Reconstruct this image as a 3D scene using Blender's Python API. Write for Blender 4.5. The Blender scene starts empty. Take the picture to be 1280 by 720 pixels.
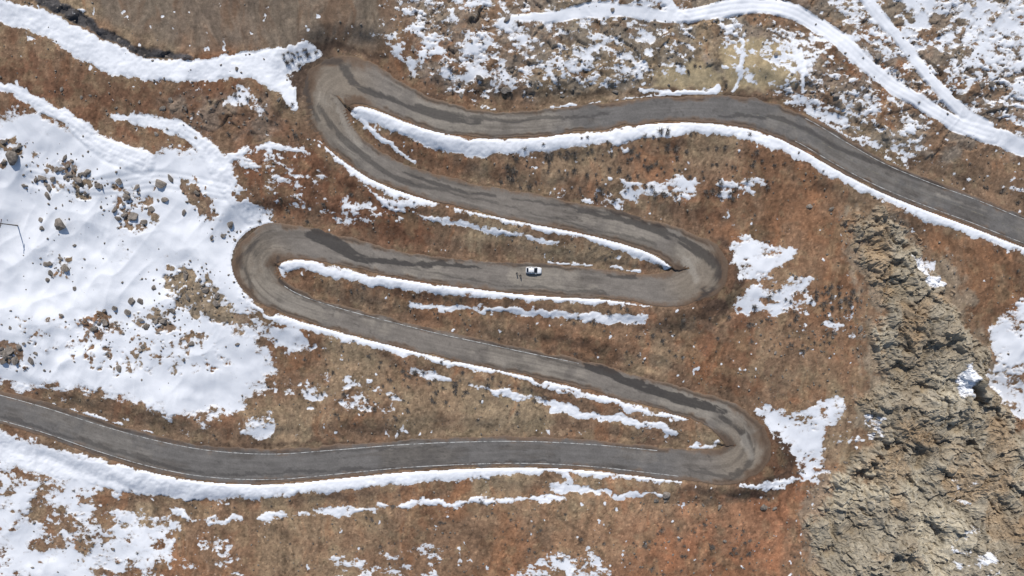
import bpy, bmesh, math, random
import numpy as np
from mathutils import Vector, Matrix

S=0.22; HC=200.0
rng=np.random.RandomState(7); random.seed(7)
scene=bpy.context.scene
scene.view_settings.view_transform='Standard'
scene.view_settings.look='None'
scene.view_settings.exposure=0

# ------------------------------------------------------------ noise helpers
def hashf(ix,iy,seed):
    h=(ix.astype(np.int64)*374761393+iy.astype(np.int64)*668265263+seed*1442695041)&0xffffffff
    h=((h^(h>>13))*1274126177)&0xffffffff
    h=(h^(h>>16))&0xffffffff
    return (h&0xffffff).astype(np.float32)/float(0xffffff)
def vn(x,y,seed):
    xf=np.floor(x); yf=np.floor(y)
    fx=(x-xf).astype(np.float32); fy=(y-yf).astype(np.float32)
    ix=xf.astype(np.int64); iy=yf.astype(np.int64)
    fx=fx*fx*fx*(fx*(fx*6-15)+10); fy=fy*fy*fy*(fy*(fy*6-15)+10)
    a=hashf(ix,iy,seed); b=hashf(ix+1,iy,seed); c=hashf(ix,iy+1,seed); d=hashf(ix+1,iy+1,seed)
    return (a*(1-fx)+b*fx)*(1-fy)+(c*(1-fx)+d*fx)*fy
def fbm(x,y,scale,octv,seed,gain=0.5,ridge=False):
    x=np.asarray(x,float)/scale; y=np.asarray(y,float)/scale
    t=0; amp=1.0; s=0
    for o in range(octv):
        n=vn(x,y,seed+o*17)*2-1
        if ridge: n=1-2*np.abs(n)
        t=t+n*amp; s+=amp; amp*=gain
        x,y=(x*0.8-y*0.6)*2.03+3.1,(x*0.6+y*0.8)*2.03+7.7
    return t/s
def facet(x,y,scale,seed,tilt=0.9):
    x=x/scale; y=y/scale
    ix=np.floor(x).astype(np.int64); iy=np.floor(y).astype(np.int64)
    best=np.full(x.shape,9e9); val=np.zeros(x.shape); sec=np.full(x.shape,9e9)
    for dx in (-1,0,1):
        for dy in (-1,0,1):
            cx=ix+dx; cy=iy+dy
            px=cx+hashf(cx,cy,seed); py=cy+hashf(cx,cy,seed+5)
            d=(x-px)**2+(y-py)**2
            v=hashf(cx,cy,seed+9)-0.5+((x-px)*(hashf(cx,cy,seed+11)-0.5)+(y-py)*(hashf(cx,cy,seed+13)-0.5))*2*tilt
            m=d<best
            sec=np.where(m,best,np.minimum(sec,d))
            val=np.where(m,v,val); best=np.where(m,d,best)
    edge=np.sqrt(sec)-np.sqrt(best)
    return val,edge
def sstep(a,b,x):
    t=np.clip((x-a)/(b-a),0,1); return t*t*(3-2*t)

# ------------------------------------------------------------ large terrain
def h0(x,y):
    r=np.sqrt(x*x+y*y)
    z=33*np.tanh(y/150.0)
    z=z+fbm(x,y,70,3,3)*3.5
    z=z+sstep(170,700,r)*(fbm(x,y,220,5,31)*60+30)
    return z
def proj(x,y,z):
    k=HC/np.maximum(HC-z,20)
    return x*k/S+640, 360-y*k/S
def unproj(u,v,hf):
    x=(u-640)*S; y=(360-v)*S
    for _ in range(8):
        z=hf(x,y); k=(HC-z)/HC
        x=(u-640)*S*k; y=(360-v)*S*k
    return x,y,z

# ------------------------------------------------------------ road centreline
RP=np.array([
(1500,372,36),(1380,325,36),(1280,289,37),(1220,265,38),(1160,243,38),(1100,218,38),(1050,191,40),(1000,162,41),(950,144,38),(880,136,34),
(800,139,32),(720,149,32),(650,156,33),(580,152,36),(525,137,40),(480,115,48),(446,101,60),(414,107,66),(405,131,58),(418,160,46),(440,185,37),(475,209,35),
(520,227,34),(580,244,34),(650,258,36),(720,271,37),(780,285,38),(828,300,42),(862,318,54),(872,341,62),(848,359,50),(810,362,38),
(760,355,38),(700,351,40),(640,347,38),(580,341,35),(520,334,34),(460,322,36),(410,309,38),(365,302,44),(330,309,53),(319,332,56),(332,357,45),
(365,378,36),(420,396,33),(480,412,33),(540,427,33),(600,440,33),(660,453,33),(720,466,35),(780,482,35),(830,496,35),(880,511,37),(918,531,48),(934,558,58),(914,581,50),
(880,583,42),(820,577,40),(740,569,38),(660,565,38),(580,566,39),(500,570,40),(420,577,42),(340,583,44),(260,579,46),(190,566,46),
(120,546,44),(60,526,42),(0,509,42),(-100,484,42),(-240,450,42)],float)
def catmull(P,n=12):
    out=[]
    Q=np.vstack([2*P[0]-P[1],P,2*P[-1]-P[-2]])
    for i in range(1,len(Q)-2):
        p0,p1,p2,p3=Q[i-1],Q[i],Q[i+1],Q[i+2]
        for t in np.linspace(0,1,n,endpoint=False):
            out.append(0.5*((2*p1)+(-p0+p2)*t+(2*p0-5*p1+4*p2-p3)*t*t+(-p0+3*p1-3*p2+p3)*t**3))
    out.append(P[-1]); return np.array(out)
C=catmull(RP)
rx,ry,rz=unproj(C[:,0],C[:,1],h0)
rw=C[:,2]*S*(HC-rz)/HC
def smooth1(a,sig):
    k=np.arange(-int(3*sig),int(3*sig)+1); g=np.exp(-k*k/(2*sig*sig)); g/=g.sum()
    p=np.pad(a,len(k)//2,mode='edge'); return np.convolve(p,g,'valid')
def resample(step):
    global rx,ry,rz,rw
    L=np.concatenate([[0],np.cumsum(np.hypot(np.diff(rx),np.diff(ry)))])
    t=np.arange(0,L[-1],step)
    rx,ry,rz,rw=[np.interp(t,L,a) for a in (rx,ry,rz,rw)]
    return t
t=resample(0.5)
rz=smooth1(rz,24)
uu,vv=proj(rx,ry,h0(rx,ry)); 
rx=(uu-640)*S*(HC-rz)/HC; ry=(360-vv)*S*(HC-rz)/HC
ts=resample(0.5)
rx=smooth1(rx,3); ry=smooth1(ry,3)
dx=np.gradient(rx); dy=np.gradient(ry); dl=np.hypot(dx,dy)
tx,ty=dx/dl,dy/dl
nx,ny=-ty,tx
cur=smooth1(np.gradient(np.unwrap(np.arctan2(ty,tx)))/dl,4)
hl=rw/2*1.0; hr=rw/2*1.0
lim=0.88/np.maximum(np.abs(cur),1e-4)
exL=np.where(cur>0,np.maximum(hl-lim,0),0); exR=np.where(cur<0,np.maximum(hr-lim,0),0)
hl=np.where(cur>0,hl-exL,hl+exR*0.8); hr=np.where(cur<0,hr-exR,hr+exL*0.8)
hl=smooth1(hl,4); hr=smooth1(hr,4)

# ------------------------------------------------------------ ground grid
def axis(half,step,far,n):
    a=np.arange(-half,half+1e-6,step)
    g=half+(far-half)*(np.linspace(0,1,n+1)[1:]**2.6)+np.linspace(0,1,n+1)[1:]*n*step*0.3
    return np.concatenate([-g[::-1],a,g])
XS=axis(154,0.26,1500,70); YS=axis(92,0.26,1500,70)
X,Y=np.meshgrid(XS,YS)
NXg,NYg=len(XS),len(YS)
Z0=h0(X,Y)
D=np.full(X.shape,99.0); ZR=Z0.copy(); WS=np.full(X.shape,1e-9); WZ=Z0*1e-9
for i in range(0,len(rx)-1):
    R=16
    if i%2: continue
    a=np.searchsorted(XS,rx[i]-R); b=np.searchsorted(XS,rx[i]+R)
    c=np.searchsorted(YS,ry[i]-R); d=np.searchsorted(YS,ry[i]+R)
    if b<=a or d<=c: continue
    j=min(i+2,len(rx)-1)
    xs=X[c:d,a:b]; ys=Y[c:d,a:b]
    ex,ey=rx[j]-rx[i],ry[j]-ry[i]; l2=ex*ex+ey*ey+1e-9
    tt=np.clip(((xs-rx[i])*ex+(ys-ry[i])*ey)/l2,0,1)
    ddx=xs-(rx[i]+tt*ex); ddy=ys-(ry[i]+tt*ey)
    side=(ex*ddy-ey*ddx)>0
    hw=np.where(side,hl[i]+(hl[j]-hl[i])*tt,hr[i]+(hr[j]-hr[i])*tt)
    dd=np.hypot(ddx,ddy)-hw
    w_=1/(np.maximum(dd,0)+0.5)**3
    WS[c:d,a:b]+=w_; WZ[c:d,a:b]+=w_*rz[i]
    m=dd<D[c:d,a:b]
    D[c:d,a:b]=np.where(m,dd,D[c:d,a:b])
    ZR[c:d,a:b]=np.where(m,rz[i]+(rz[j]-rz[i])*tt,ZR[c:d,a:b])
b2=sstep(0.4,2.2,D); ZR=ZR*(1-b2)+(WZ/WS)*b2
bl=sstep(0.6,7.5,D+fbm(X,Y,6,2,77)*1.2)
Z=ZR*(1-bl)+Z0*bl
U,V=proj(X,Y,Z)
Uf=U.ravel(); Vf=V.ravel()

# ------------------------------------------------------------ map-feature helpers
def seg_dist(u,v,P):
    best=np.full(u.shape,1e9); W=np.zeros(u.shape)
    for k in range(len(P)-1):
        ax,ay,aw=P[k]; bx,by,bw=P[k+1]
        ex,ey=bx-ax,by-ay; l2=ex*ex+ey*ey+1e-9
        tt=np.clip(((u-ax)*ex+(v-ay)*ey)/l2,0,1)
        d=np.hypot(u-ax-tt*ex,v-ay-tt*ey)
        m=d<best; best=np.where(m,d,best); W=np.where(m,aw+(bw-aw)*tt,W)
    return best,W
def smoothpoly(P):
    P=np.array(P,float)
    return catmull(P,5) if len(P)>2 else P
def stroke(u,v,P,soft=5.0):
    P=smoothpoly(P)
    mg=P[:,2].max()+soft*3+4
    idx=np.where((u>P[:,0].min()-mg)&(u<P[:,0].max()+mg)&(v>P[:,1].min()-mg)&(v<P[:,1].max()+mg))[0]
    d,w=seg_dist(u[idx],v[idx],P)
    return idx,np.clip((w/2-d)/soft,-3,1)
def poly_sd(u,v,P,mg=60):
    P=np.array(P,float)
    idx=np.where((u>P[:,0].min()-mg)&(u<P[:,0].max()+mg)&(v>P[:,1].min()-mg)&(v<P[:,1].max()+mg))[0]
    x=u[idx]; y=v[idx]
    best=np.full(x.shape,1e9); ins=np.zeros(x.shape,bool)
    n=len(P)
    for k in range(n):
        ax,ay=P[k]; bx,by=P[(k+1)%n]
        ex,ey=bx-ax,by-ay; l2=ex*ex+ey*ey+1e-9
        tt=np.clip(((x-ax)*ex+(y-ay)*ey)/l2,0,1)
        best=np.minimum(best,np.hypot(x-ax-tt*ex,y-ay-tt*ey))
        c=((ay>y)!=(by>y))&(x<(bx-ax)*(y-ay)/(by-ay+1e-12)+ax)
        ins^=c
    return idx,np.where(ins,best,-best)

wu=Uf+fbm(Uf,Vf,30,4,101)*9+fbm(Uf,Vf,9,2,151)*4
wv=Vf+fbm(Uf,Vf,30,4,202)*9+fbm(Uf,Vf,9,2,252)*4
wu2=Uf+fbm(Uf,Vf,14,4,111,0.6)*5; wv2=Vf+fbm(Uf,Vf,14,4,212,0.6)*6
wu3=Uf+fbm(Uf,Vf,26,3,113,0.5)*3; wv3=Vf+fbm(Uf,Vf,26,3,214,0.5)*3
def patchnoise(u,v):
    a=fbm(u,v,26,5,300,0.62)*1.9; b=fbm(u*0.75+v*0.3,v*1.5-u*0.25,13,4,330,0.65)*1.8
    return a,0.55*a+0.6*b
PN,P3=patchnoise(Uf,Vf)
P4=fbm(Uf,Vf,5.5,3,345,0.7)*1.7
P5=fbm(Uf*0.8+Vf*0.6,Vf*0.8-Uf*0.6,10,3,349,0.7)*1.7
P6=fbm(Uf*0.9+Vf*0.4,Vf*1.9-Uf*0.6,9,4,352,0.72)*1.8   # fine streaky speckle

F=np.full(Uf.shape,-1.5)
ZN=[
 ([(-400,160),(0,158),(60,162),(110,188),(180,205),(255,200),(290,228),(322,268),(290,285),(282,330),(300,372),(262,372),(225,345),(205,370),(245,400),(290,425),(330,448),(322,470),(285,500),(230,505),(150,482),(60,472),(0,462),(-400,420)],1.10,0.68,14,0),
 ([(170,330),(240,335),(300,365),(340,425),(300,440),(230,420),(190,380)],-0.05,1.0,20,0),
 ([(-400,600),(0,612),(70,625),(130,640),(180,660),(215,700),(230,800),(-400,900)],0.30,1.2,20,0),
 ([(130,650),(240,655),(300,690),(320,760),(150,780)],-0.30,1.2,20,0),
 ([(-60,548),(60,560),(180,598),(100,625),(0,605),(-60,590)],0.2,1.2,10,0),
 ([(470,-60),(850,-60),(860,20),(850,95),(700,100),(600,110),(520,85),(480,45)],-0.16,1.1,25,.6),
 ([(560,50),(640,30),(760,40),(750,80),(600,100)],0.0,1.1,20,.5),
 ([(900,30),(1020,40),(1090,110),(1150,150),(1140,200),(1080,190),(1000,130),(930,90)],-0.10,1.1,20,.8),
 ([(1000,-60),(1100,-60),(1180,40),(1240,140),(1160,130),(1080,70)],-0.08,1.1,15,.8),
 ([(1105,-60),(1700,-60),(1700,200),(1280,160),(1240,140),(1200,80),(1150,20)],0.02,1.2,15,.7),
 ([(1210,-60),(1700,-60),(1700,160),(1290,140),(1230,60)],0.28,1.1,20,.5),
 ([(1245,410),(1265,390),(1290,375),(1500,360),(1500,540),(1300,520),(1262,512),(1240,470)],0.45,1.0,10,0),
 ([(1138,318),(1160,325),(1170,358),(1150,352)],0.4,1.0,6,0),
 ([(290,195),(380,190),(410,225),(395,250),(330,250),(300,235)],-0.15,1.3,15,.4),
 ([(300,110),(330,125),(325,140),(290,128)],0.4,1.0,8,0),
 ([(400,250),(440,245),(520,250),(500,275),(420,275)],-0.15,1.2,12,0),
 ([(915,303),(950,305),(992,316),(975,335),(950,350),(925,345),(915,325)],0.55,0.9,8,0),
 ([(915,372),(950,350),(1005,350),(1015,378),(960,385),(925,385)],0.20,1.1,8,0),
 ([(945,514),(985,520),(1045,500),(1052,515),(1025,545),(1035,590),(1010,605),(1000,570),(970,535)],0.35,1.15,8,0),
 ([(1010,520),(1060,525),(1100,520),(1095,545),(1050,550)],-0.4,1.1,8,0),
 ([(780,232),(870,228),(955,222),(960,232),(900,243),(790,248)],0.05,1.2,8,.4),
 ([(690,238),(760,240),(780,255),(700,250)],-0.25,1.2,8,.4),
 ([(300,522),(335,518),(340,535),(325,548),(300,545)],0.35,1.0,5,0),
 ([(340,412),(362,410),(392,430),(385,438),(350,432)],0.5,0.8,5,0),
 ([(360,465),(440,475),(500,500),(480,515),(420,505),(370,485)],-0.35,1.2,14,.3),
 ([(640,715),(690,694),(745,692),(760,712),(740,740),(640,740)],-0.02,1.1,8,.6),
 ([(410,695),(450,700),(540,705),(560,740),(420,740)],-0.25,1.1,8,.6),
 ([(470,680),(560,680),(550,695),(480,695)],-0.25,1.2,8,.6),
 ([(200,520),(260,500),(300,510),(280,530),(230,540)],-0.35,1.2,12,.3),
 ([(1030,400),(1060,395),(1065,412),(1035,412)],-0.1,1.2,8,0),
 ([(1150,190),(1280,200),(1290,240),(1200,230)],-0.6,1.2,20,.4),
 ([(-400,-200),(1700,-200),(1700,-60),(-400,-60)],0.1,1.2,30,0),
 ([(-600,740),(1900,800),(1900,1300),(-600,1300)],-0.1,1.2,30,0),
]
for P,b,amp,soft,st_ in ZN:
    idx,sd=poly_sd(wu,wv,P,mg=soft*4+10)
    f=b+P3[idx]*amp*(1-0.5*st_)+P6[idx]*st_*0.8+P4[idx]*0.34+np.clip(sd/soft,-4,0.0)
    F[idx]=np.maximum(F[idx],f)
SN=[
 ([(-60,-20,34),(0,12,30),(55,28,30),(105,56,34),(150,78,34),(200,88,26),(260,87,28),(310,82,34),(350,78,40),(388,66,22)],5,0.25,0),
 ([(330,90,26),(352,106,26),(368,130,14)],5,0.25,0),
 ([(-200,60,16),(-60,90,14),(0,107,12),(50,130,14),(85,150,18),(130,185,26),(180,205,30)],5,0.2,0),
 ([(142,146,10),(180,150,14),(225,162,18),(258,185,24),(285,225,34),(315,268,28)],5,0.2,0),
 ([(-200,500,34),(-60,535,38),(0,557,34),(60,576,34),(120,591,32),(190,603,28),(250,612,27),(320,611,23),(400,605,20),(480,598,18),(560,592,15),(640,588,13),(710,586,11),(780,594,9),(850,604,6)],5,0.35,0),
 ([(705,590,8),(712,608,8),(708,615,5)],4,0.5,0),
 ([(690,610,10),(730,612,9),(760,616,4)],4,0.6,0),
 ([(450,140,18),(475,146,20),(510,162,20),(555,178,23),(600,184,22),(660,182,20),(740,173,19),(820,163,18),(880,160,15),(930,166,15),(970,180,16),(1010,196,17),(1050,218,17),(1100,241,16),(1150,263,16),(1210,285,15),(1280,309,15),(1400,353,14)],5,0.35,0),
 ([(455,150,10),(475,172,6),(500,190,4),(518,203,3)],3,0.5,0),
 ([(402,172,5),(425,202,8),(460,225,12),(500,242,12),(560,256,9),(620,272,9),(680,284,11),(720,292,13),(760,301,13),(800,315,15),(828,324,18),(838,330,18)],5,0.45,0),
 ([(455,232,6),(480,255,8),(505,262,6)],4,0.8,0),
 ([(520,268,4),(560,277,5),(620,289,6),(695,303,5)],4,0.5,0),
 ([(352,345,8),(360,333,13),(385,332,13),(430,344,13),(490,354,13),(560,362,12),(640,369,10),(720,374,9),(815,381,5)],4,0.4,0),
 ([(515,382,5),(560,384,7),(640,388,7),(700,393,9),(760,398,10),(803,398,14)],4,0.5,0),
 ([(300,370,5),(340,396,8),(400,413,9),(470,430,9),(540,448,8),(620,465,7),(700,484,7),(780,505,7),(870,526,4)],4,0.55,0),
 ([(515,463,6),(540,469,8),(565,475,5)],4,0.6,0),
 ([(588,483,5),(625,490,7),(665,497,7),(690,505,11),(730,518,10),(790,524,7),(845,541,4)],4,0.9,0),
 ([(690,515,8),(720,512,10),(700,508,8)],4,0.7,0),
 ([(700,490,4),(760,502,5),(800,512,5)],3,0.8,0),
 ([(862,558,4),(885,560,9),(898,553,7)],4,0.5,0),
 ([(640,24,8),(700,20,15),(740,12,20),(790,16,16),(850,22,18),(905,12,21),(965,8,22),(1010,24,19),(1050,52,19),(1090,88,19),(1140,122,19),(1190,152,20),(1240,170,22),(1300,188,24),(1400,200,24)],3.5,0.08,1),
 ([(800,-20,12),(835,8,12),(860,20,12)],5,0.3,0),
 ([(1060,-40,15),(1085,4,16),(1115,38,15),(1145,75,15),(1170,108,15),(1205,140,16),(1235,160,16)],3.5,0.08,1),
 ([(650,142,3),(700,134,4),(760,128,5),(830,122,9),(870,118,12),(895,117,6)],3,0.6,0),
 ([(600,135,3),(660,140,3)],3,0.7,0),
 ([(926,50,4),(928,75,6),(922,100,6),(918,116,5)],3,0.8,0),
 ([(800,112,6),(850,116,7),(900,112,5)],3,0.8,0),
 ([(1000,60,5),(1003,90,8),(1000,115,6)],3,0.8,0),
 ([(686,329,4),(712,330,4.5),(738,332,3.5)],2.5,0.4,0),([(764,334,4),(782,337,5),(800,339,4)],2.5,0.4,0),
 ([(215,640,6),(250,650,10),(300,648,6)],5,0.9,0),
 ([(320,646,4),(380,641,7),(420,639,7),(470,636,7)],5,0.9,0),
 ([(475,632,6),(520,628,8),(570,628,8),(640,625,7),(705,622,8)],5,0.8,0),
 ([(770,620,5),(830,617,5)],3,0.8,0),
 ([(48,506,4),(110,520,5),(160,535,4),(205,545,2)],3,0.5,0),
 ([(960,608,6),(990,600,8),(1025,600,6)],4,1.0,0),
 ([(925,608,3),(965,607,4)],3,0.7,0),
 ([(0,478,3),(60,484,4),(150,492,5)],4,0.8,0),
 ([(1130,345,4),(1160,340,6)],4,0.7,0),
 ([(270,205,10),(330,185,9),(375,190,5)],4,0.9,0),
]
BERM=np.zeros(Uf.shape)
for P,soft,amp,clean in SN:
    idx,f=stroke(wu3 if clean else wu2,wv3 if clean else wv2,P,soft)
    f2=f+P3[idx]*amp*1.1+P4[idx]*(0.12 if clean else 0.3)
    F[idx]=np.maximum(F[idx],f2)
    BERM[idx]=np.maximum(BERM[idx],np.clip(f2,0,1)*(0.4 if clean else 1))
sp=fbm(Uf,Vf,7,2,909)
F=np.maximum(F,np.where(PN>0.15,(sp-0.62)*3,-1.5))
BARE=[([(205,350),(232,338),(262,352),(275,372),(296,384),(285,402),(250,395),(222,380)],0.2),
      ([(234,232),(245,232),(260,250),(262,268),(255,266),(250,248)],0.9),
      ([(40,190),(85,200),(125,225),(115,250),(60,238)],-0.45),
      ([(110,395),(140,390),(155,405),(125,420)],-0.4),([(165,390),(218,388),(222,415),(175,415)],-0.25),
      ([(0,428),(28,430),(35,460),(0,455)],-0.15),([(62,322),(95,328),(88,345),(65,345)],-0.4),
      ([(0,170),(28,182),(24,212),(0,208)],-0.25),([(20,400),(120,390),(260,420),(300,460),(200,470),(60,450)],-0.85),
      ([(140,230),(190,235),(195,285),(150,285)],-0.6),
      ([(300,215),(330,225),(325,250),(300,245)],0.5)]
for P,b in BARE:
    idx,sd=poly_sd(wu,wv,P,mg=30)
    f=b+P5[idx]*0.8+P4[idx]*0.5+np.clip(sd/7,-4,0.3)
    F[idx]=np.minimum(F[idx],-f*1.3)
GR=[(36,-14,13),(60,2,15),(95,20,14),(135,44,12),(180,64,10),(238,73,7)]
idx,f=stroke(wu2,wv2,GR,3); GRM=np.zeros(Uf.shape); GRM[idx]=np.clip(f+0.5,0,1)
F=np.where(GRM>0.3,np.minimum(F,-0.30+P4*0.45),F)
Df=D.ravel()
F=np.where(Df<0.15,-1.5,F)

# ------------------------------------------------------------ rock crag envelope
CRAG=[(1068,272),(1105,258),(1145,286),(1158,325),(1188,345),(1212,395),(1238,430),(1246,480),(1258,520),(1300,545),(1420,560),(1420,860),(1000,860),(1010,720),(1006,640),(1020,612),(1062,585),(1090,548),(1066,500),(1096,468),(1078,420),(1100,390),(1066,330)]
idx,sd=poly_sd(wu,wv,CRAG,mg=60)
CR=np.full(Uf.shape,-60.0); CR[idx]=sd

# ------------------------------------------------------------ soil colours
def L(r,g,b):
    return np.array([((c/255.0)/12.92 if c<11 else (((c/255.0)+0.055)/1.055)**2.4) for c in (r,g,b)])
col=np.zeros((len(Uf),3))
n1=fbm(Uf,Vf,90,4,500)*1.6; n2=fbm(Uf,Vf,22,5,520,0.6)*1.6; n3=fbm(Uf,Vf,4,3,540,0.75)*1.5
swu=Uf+fbm(Uf,Vf,70,3,5)*30
streak=fbm(swu,Vf*0.16,6,4,560,0.65)*1.6
streak2=fbm(swu+9,Vf*0.22,17,4,563,0.6)*1.6
terr=fbm(swu*0.18,Vf+fbm(Uf,Vf,40,2,6)*12,4.5,3,565,0.65)*1.6
def mixc(c,m):
    global col
    m=np.clip(m,0,1)[:,None]; col=col*(1-m)+c[None,:]*m
col[:]=L(124,100,79)
mixc(L(132,114,91),sstep(-0.1,0.7,n1+0.4*n2))
mixc(L(112,84,63),sstep(0.0,0.7,-n1+0.6*n2))
mixc(L(128,88,60),sstep(0.25,0.8,streak2-0.3*n1)*0.5)
REDZ=[([(-100,95),(120,95),(250,100),(340,130),(400,170),(470,230),(560,270),(520,320),(350,285),(300,240),(280,190),(120,150),(-100,110)],0.75,L(101,70,52)),
      ([(1010,200),(1090,250),(1070,330),(1090,420),(1070,500),(1010,480),(960,420),(920,300),(960,230)],0.4,L(124,90,65)),
      ([(1130,270),(1280,330),(1290,380),(1230,400),(1180,340)],0.5,L(120,90,66)),
      ([(700,630),(860,610),(1000,600),(1040,600),(1012,640),(1015,760),(600,760)],0.5,L(136,96,70)),
      ([(850,615),(1000,600),(1030,620),(1000,690),(860,680)],0.35,L(146,96,68)),
      ([(200,620),(700,625),(700,760),(250,760)],0.35,L(124,94,70)),
      ([(880,480),(1000,500),(1010,620),(940,620),(980,570)],0.65,L(108,76,55)),
      ([(870,370),(930,350),(960,400),(900,430),(820,400)],0.5,L(114,80,60)),
      ([(560,190),(900,180),(960,240),(900,300),(760,280),(600,240)],0.35,L(112,84,65)),
      ([(330,440),(520,450),(600,520),(560,540),(330,540),(300,480)],0.3,L(116,88,67)),
      ([(0,470),(180,490),(300,530),(250,560),(100,530),(0,500)],0.6,L(100,75,58)),
      ([(-50,20),(120,90),(250,110),(180,140),(-50,100)],0.7,L(92,68,52)),
      ([(1130,190),(1300,220),(1300,300),(1180,240)],0.5,L(106,94,78)),
      ([(380,360),(800,400),(820,470),(500,400)],0.4,L(124,95,72))]
for P,a,c in REDZ:
    idx,sd=poly_sd(wu,wv,P,mg=80); m=np.zeros(len(Uf)); m[idx]=a*sstep(-34,36,sd+n2[idx]*36+streak2[idx]*20); mixc(c,m)
idx,sd=poly_sd(wu,wv,[(60,-100),(520,-100),(500,30),(470,62),(400,70),(300,66),(200,60),(120,20)],mg=80)
m=np.zeros(len(Uf)); m[idx]=0.85*sstep(-10,14,sd); SMOOTH=m.copy(); mixc(L(110,98,85),m)
m[idx]*=sstep(-0.3,0.6,streak2[idx]+0.3*n1[idx]); mixc(L(101,80,63),m*0.9)
ROCKY=np.zeros(len(Uf))
GZ=[([(480,-200),(1500,-200),(1500,230),(1280,190),(1150,200),(1000,130),(880,110),(600,120),(520,90)],0.75),
    ([(60,170),(270,210),(290,300),(330,420),(320,480),(0,470),(0,200)],0.4),
    ([(200,125),(330,130),(340,180),(250,170)],0.6)]
for P,a in GZ:
    idx,sd=poly_sd(wu,wv,P,mg=60); m=np.zeros(len(Uf)); m[idx]=a*sstep(-16,16,sd+n2[idx]*14); ROCKY=np.maximum(ROCKY,m)
mixc(L(115,106,94),ROCKY*sstep(-0.5,0.5,n2+0.2))
ROCKY=np.maximum(ROCKY,GRM)
TANM=np.zeros(len(Uf))
for TAN in ([(820,92),(845,80),(880,82),(902,95),(898,110),(860,114),(822,110)],[(905,62),(945,50),(985,60),(998,85),(992,106),(950,114),(915,106),(903,84)]):
    idx,sd=poly_sd(wu,wv,TAN,mg=40); TANM[idx]=np.maximum(TANM[idx],sstep(-8,6,sd+P3[idx]*3))
ROCKY*=(1-TANM)
mixc(L(122,112,96),sstep(-14,6,CR+n2*22+streak2*10)*0.7)
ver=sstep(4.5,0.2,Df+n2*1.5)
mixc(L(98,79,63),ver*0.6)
HP=[((402,98),60,L(84,71,60)),((892,345),58,L(82,62,48)),((306,318),44,L(90,78,67)),((958,572),62,L(84,62,47))]
for (a,b),r,c in HP:
    d=np.hypot(Uf-a,Vf-b)+n2*14; mixc(c,sstep(r,r*0.5,d)*sstep(9,1.5,Df+n2)*0.9)
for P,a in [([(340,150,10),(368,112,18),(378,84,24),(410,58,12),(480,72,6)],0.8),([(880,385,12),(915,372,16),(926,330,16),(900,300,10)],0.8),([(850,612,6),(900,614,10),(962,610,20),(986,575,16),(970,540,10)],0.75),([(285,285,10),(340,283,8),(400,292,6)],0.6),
            ([(560,335,3),(700,326,5),(800,336,4)],0.5),([(430,140,4),(560,118,8),(800,118,6),(1000,130,8),(1100,190,7),(1250,240,6)],0.6),([(120,525,5),(230,555,9),(420,555,8),(850,555,6)],0.6),  # uphill leg edges: dark scarp soil with cut-bank shading painted into the colour
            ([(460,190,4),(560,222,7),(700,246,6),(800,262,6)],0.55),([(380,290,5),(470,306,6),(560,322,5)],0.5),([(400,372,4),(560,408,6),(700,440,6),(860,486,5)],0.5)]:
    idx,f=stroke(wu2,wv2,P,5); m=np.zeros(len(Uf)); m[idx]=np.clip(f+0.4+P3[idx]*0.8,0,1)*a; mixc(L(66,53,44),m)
grass=sstep(0.05,0.6,fbm(Uf,Vf,16,4,600,0.6)*1.6-0.5*ROCKY); mixc(L(132,120,93),grass*0.22*(CR<0)*(1-SMOOTH))
mixc(L(66,65,66),GRM*0.95)
calm=1-0.6*np.maximum(TANM,SMOOTH)
br=1+(0.28*n3+0.16*n2)*calm+0.22*streak*(1-ROCKY*0.5)+0.15*streak2+0.08*terr
cellu=np.floor((Uf+P4*1.5)/1.5).astype(np.int64); cellv=np.floor((Vf+P5*1.5)/1.5).astype(np.int64)
spk=hashf(cellu,cellv,4)
br=br*np.where(spk>0.955,1+0.50*calm,1)*np.where(spk<0.05,1-0.40*calm,1)
col=col*1.27*np.clip(br,0.35,1.9)[:,None]
tn=fbm(Uf,Vf*0.6,12,4,611,0.6)*1.6
tc_=L(168,150,117)[None,:]*(1.15+0.28*tn+0.16*n3+0.1*streak)[:,None]; mm=(TANM*0.85)[:,None]; col=col*(1-mm)+tc_*mm
col=np.clip(col,0.01,0.8)

# ------------------------------------------------------------ heights
rough=fbm(X,Y,3.2,4,700,0.6).ravel()
Xf=X.ravel(); Yf=Y.ravel()
Zf=Z.ravel().copy()
off=sstep(0.4,2.5,Df)
sno=sstep(-0.1,0.4,F)
field=np.zeros(len(Uf)); idx,sd=poly_sd(Uf,Vf,[(-400,150),(0,150),(180,190),(290,215),(320,270),(285,290),(300,400),(320,470),(240,505),(0,470),(-400,420)],mg=60); field[idx]=sstep(-20,30,sd)
Zf+=off*(rough*0.20)*(1-0.75*sno)*(1-0.5*TANM)
fc,fe=facet(Xf+rough*1.0,Yf,2.4,40)
fc2,_=facet(Xf+rough*1.5,Yf-rough,6.5,47)
Zf+=off*ROCKY*(fc*0.8+fc2*0.8)*sstep(0.6,-0.3,F)
Zf+=off*fbm(Xf+fbm(Xf,Yf,12,2,719)*5,Yf*0.20,3.0,3,720,ridge=True)*0.28*(1-0.7*sno)
Zf+=sstep(0.8,5,Df)*fbm(Xf+fbm(Xf,Yf,20,2,729)*8,Yf*0.35,8,3,731,ridge=True)*0.50*(1-0.6*sno)
Zf+=off*fbm(Xf,Yf,11,3,730)*1.1*(0.5+0.4*sno)*sstep(0.5,6,Df)
Zf+=field*sstep(1,8,Df)*(fbm(Xf*0.35+Yf*0.30,(-Xf*0.6+Yf*0.8)*0.9,14,3,741,ridge=True)*0.9+fbm(Xf,Yf,6,2,742)*0.2)
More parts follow.
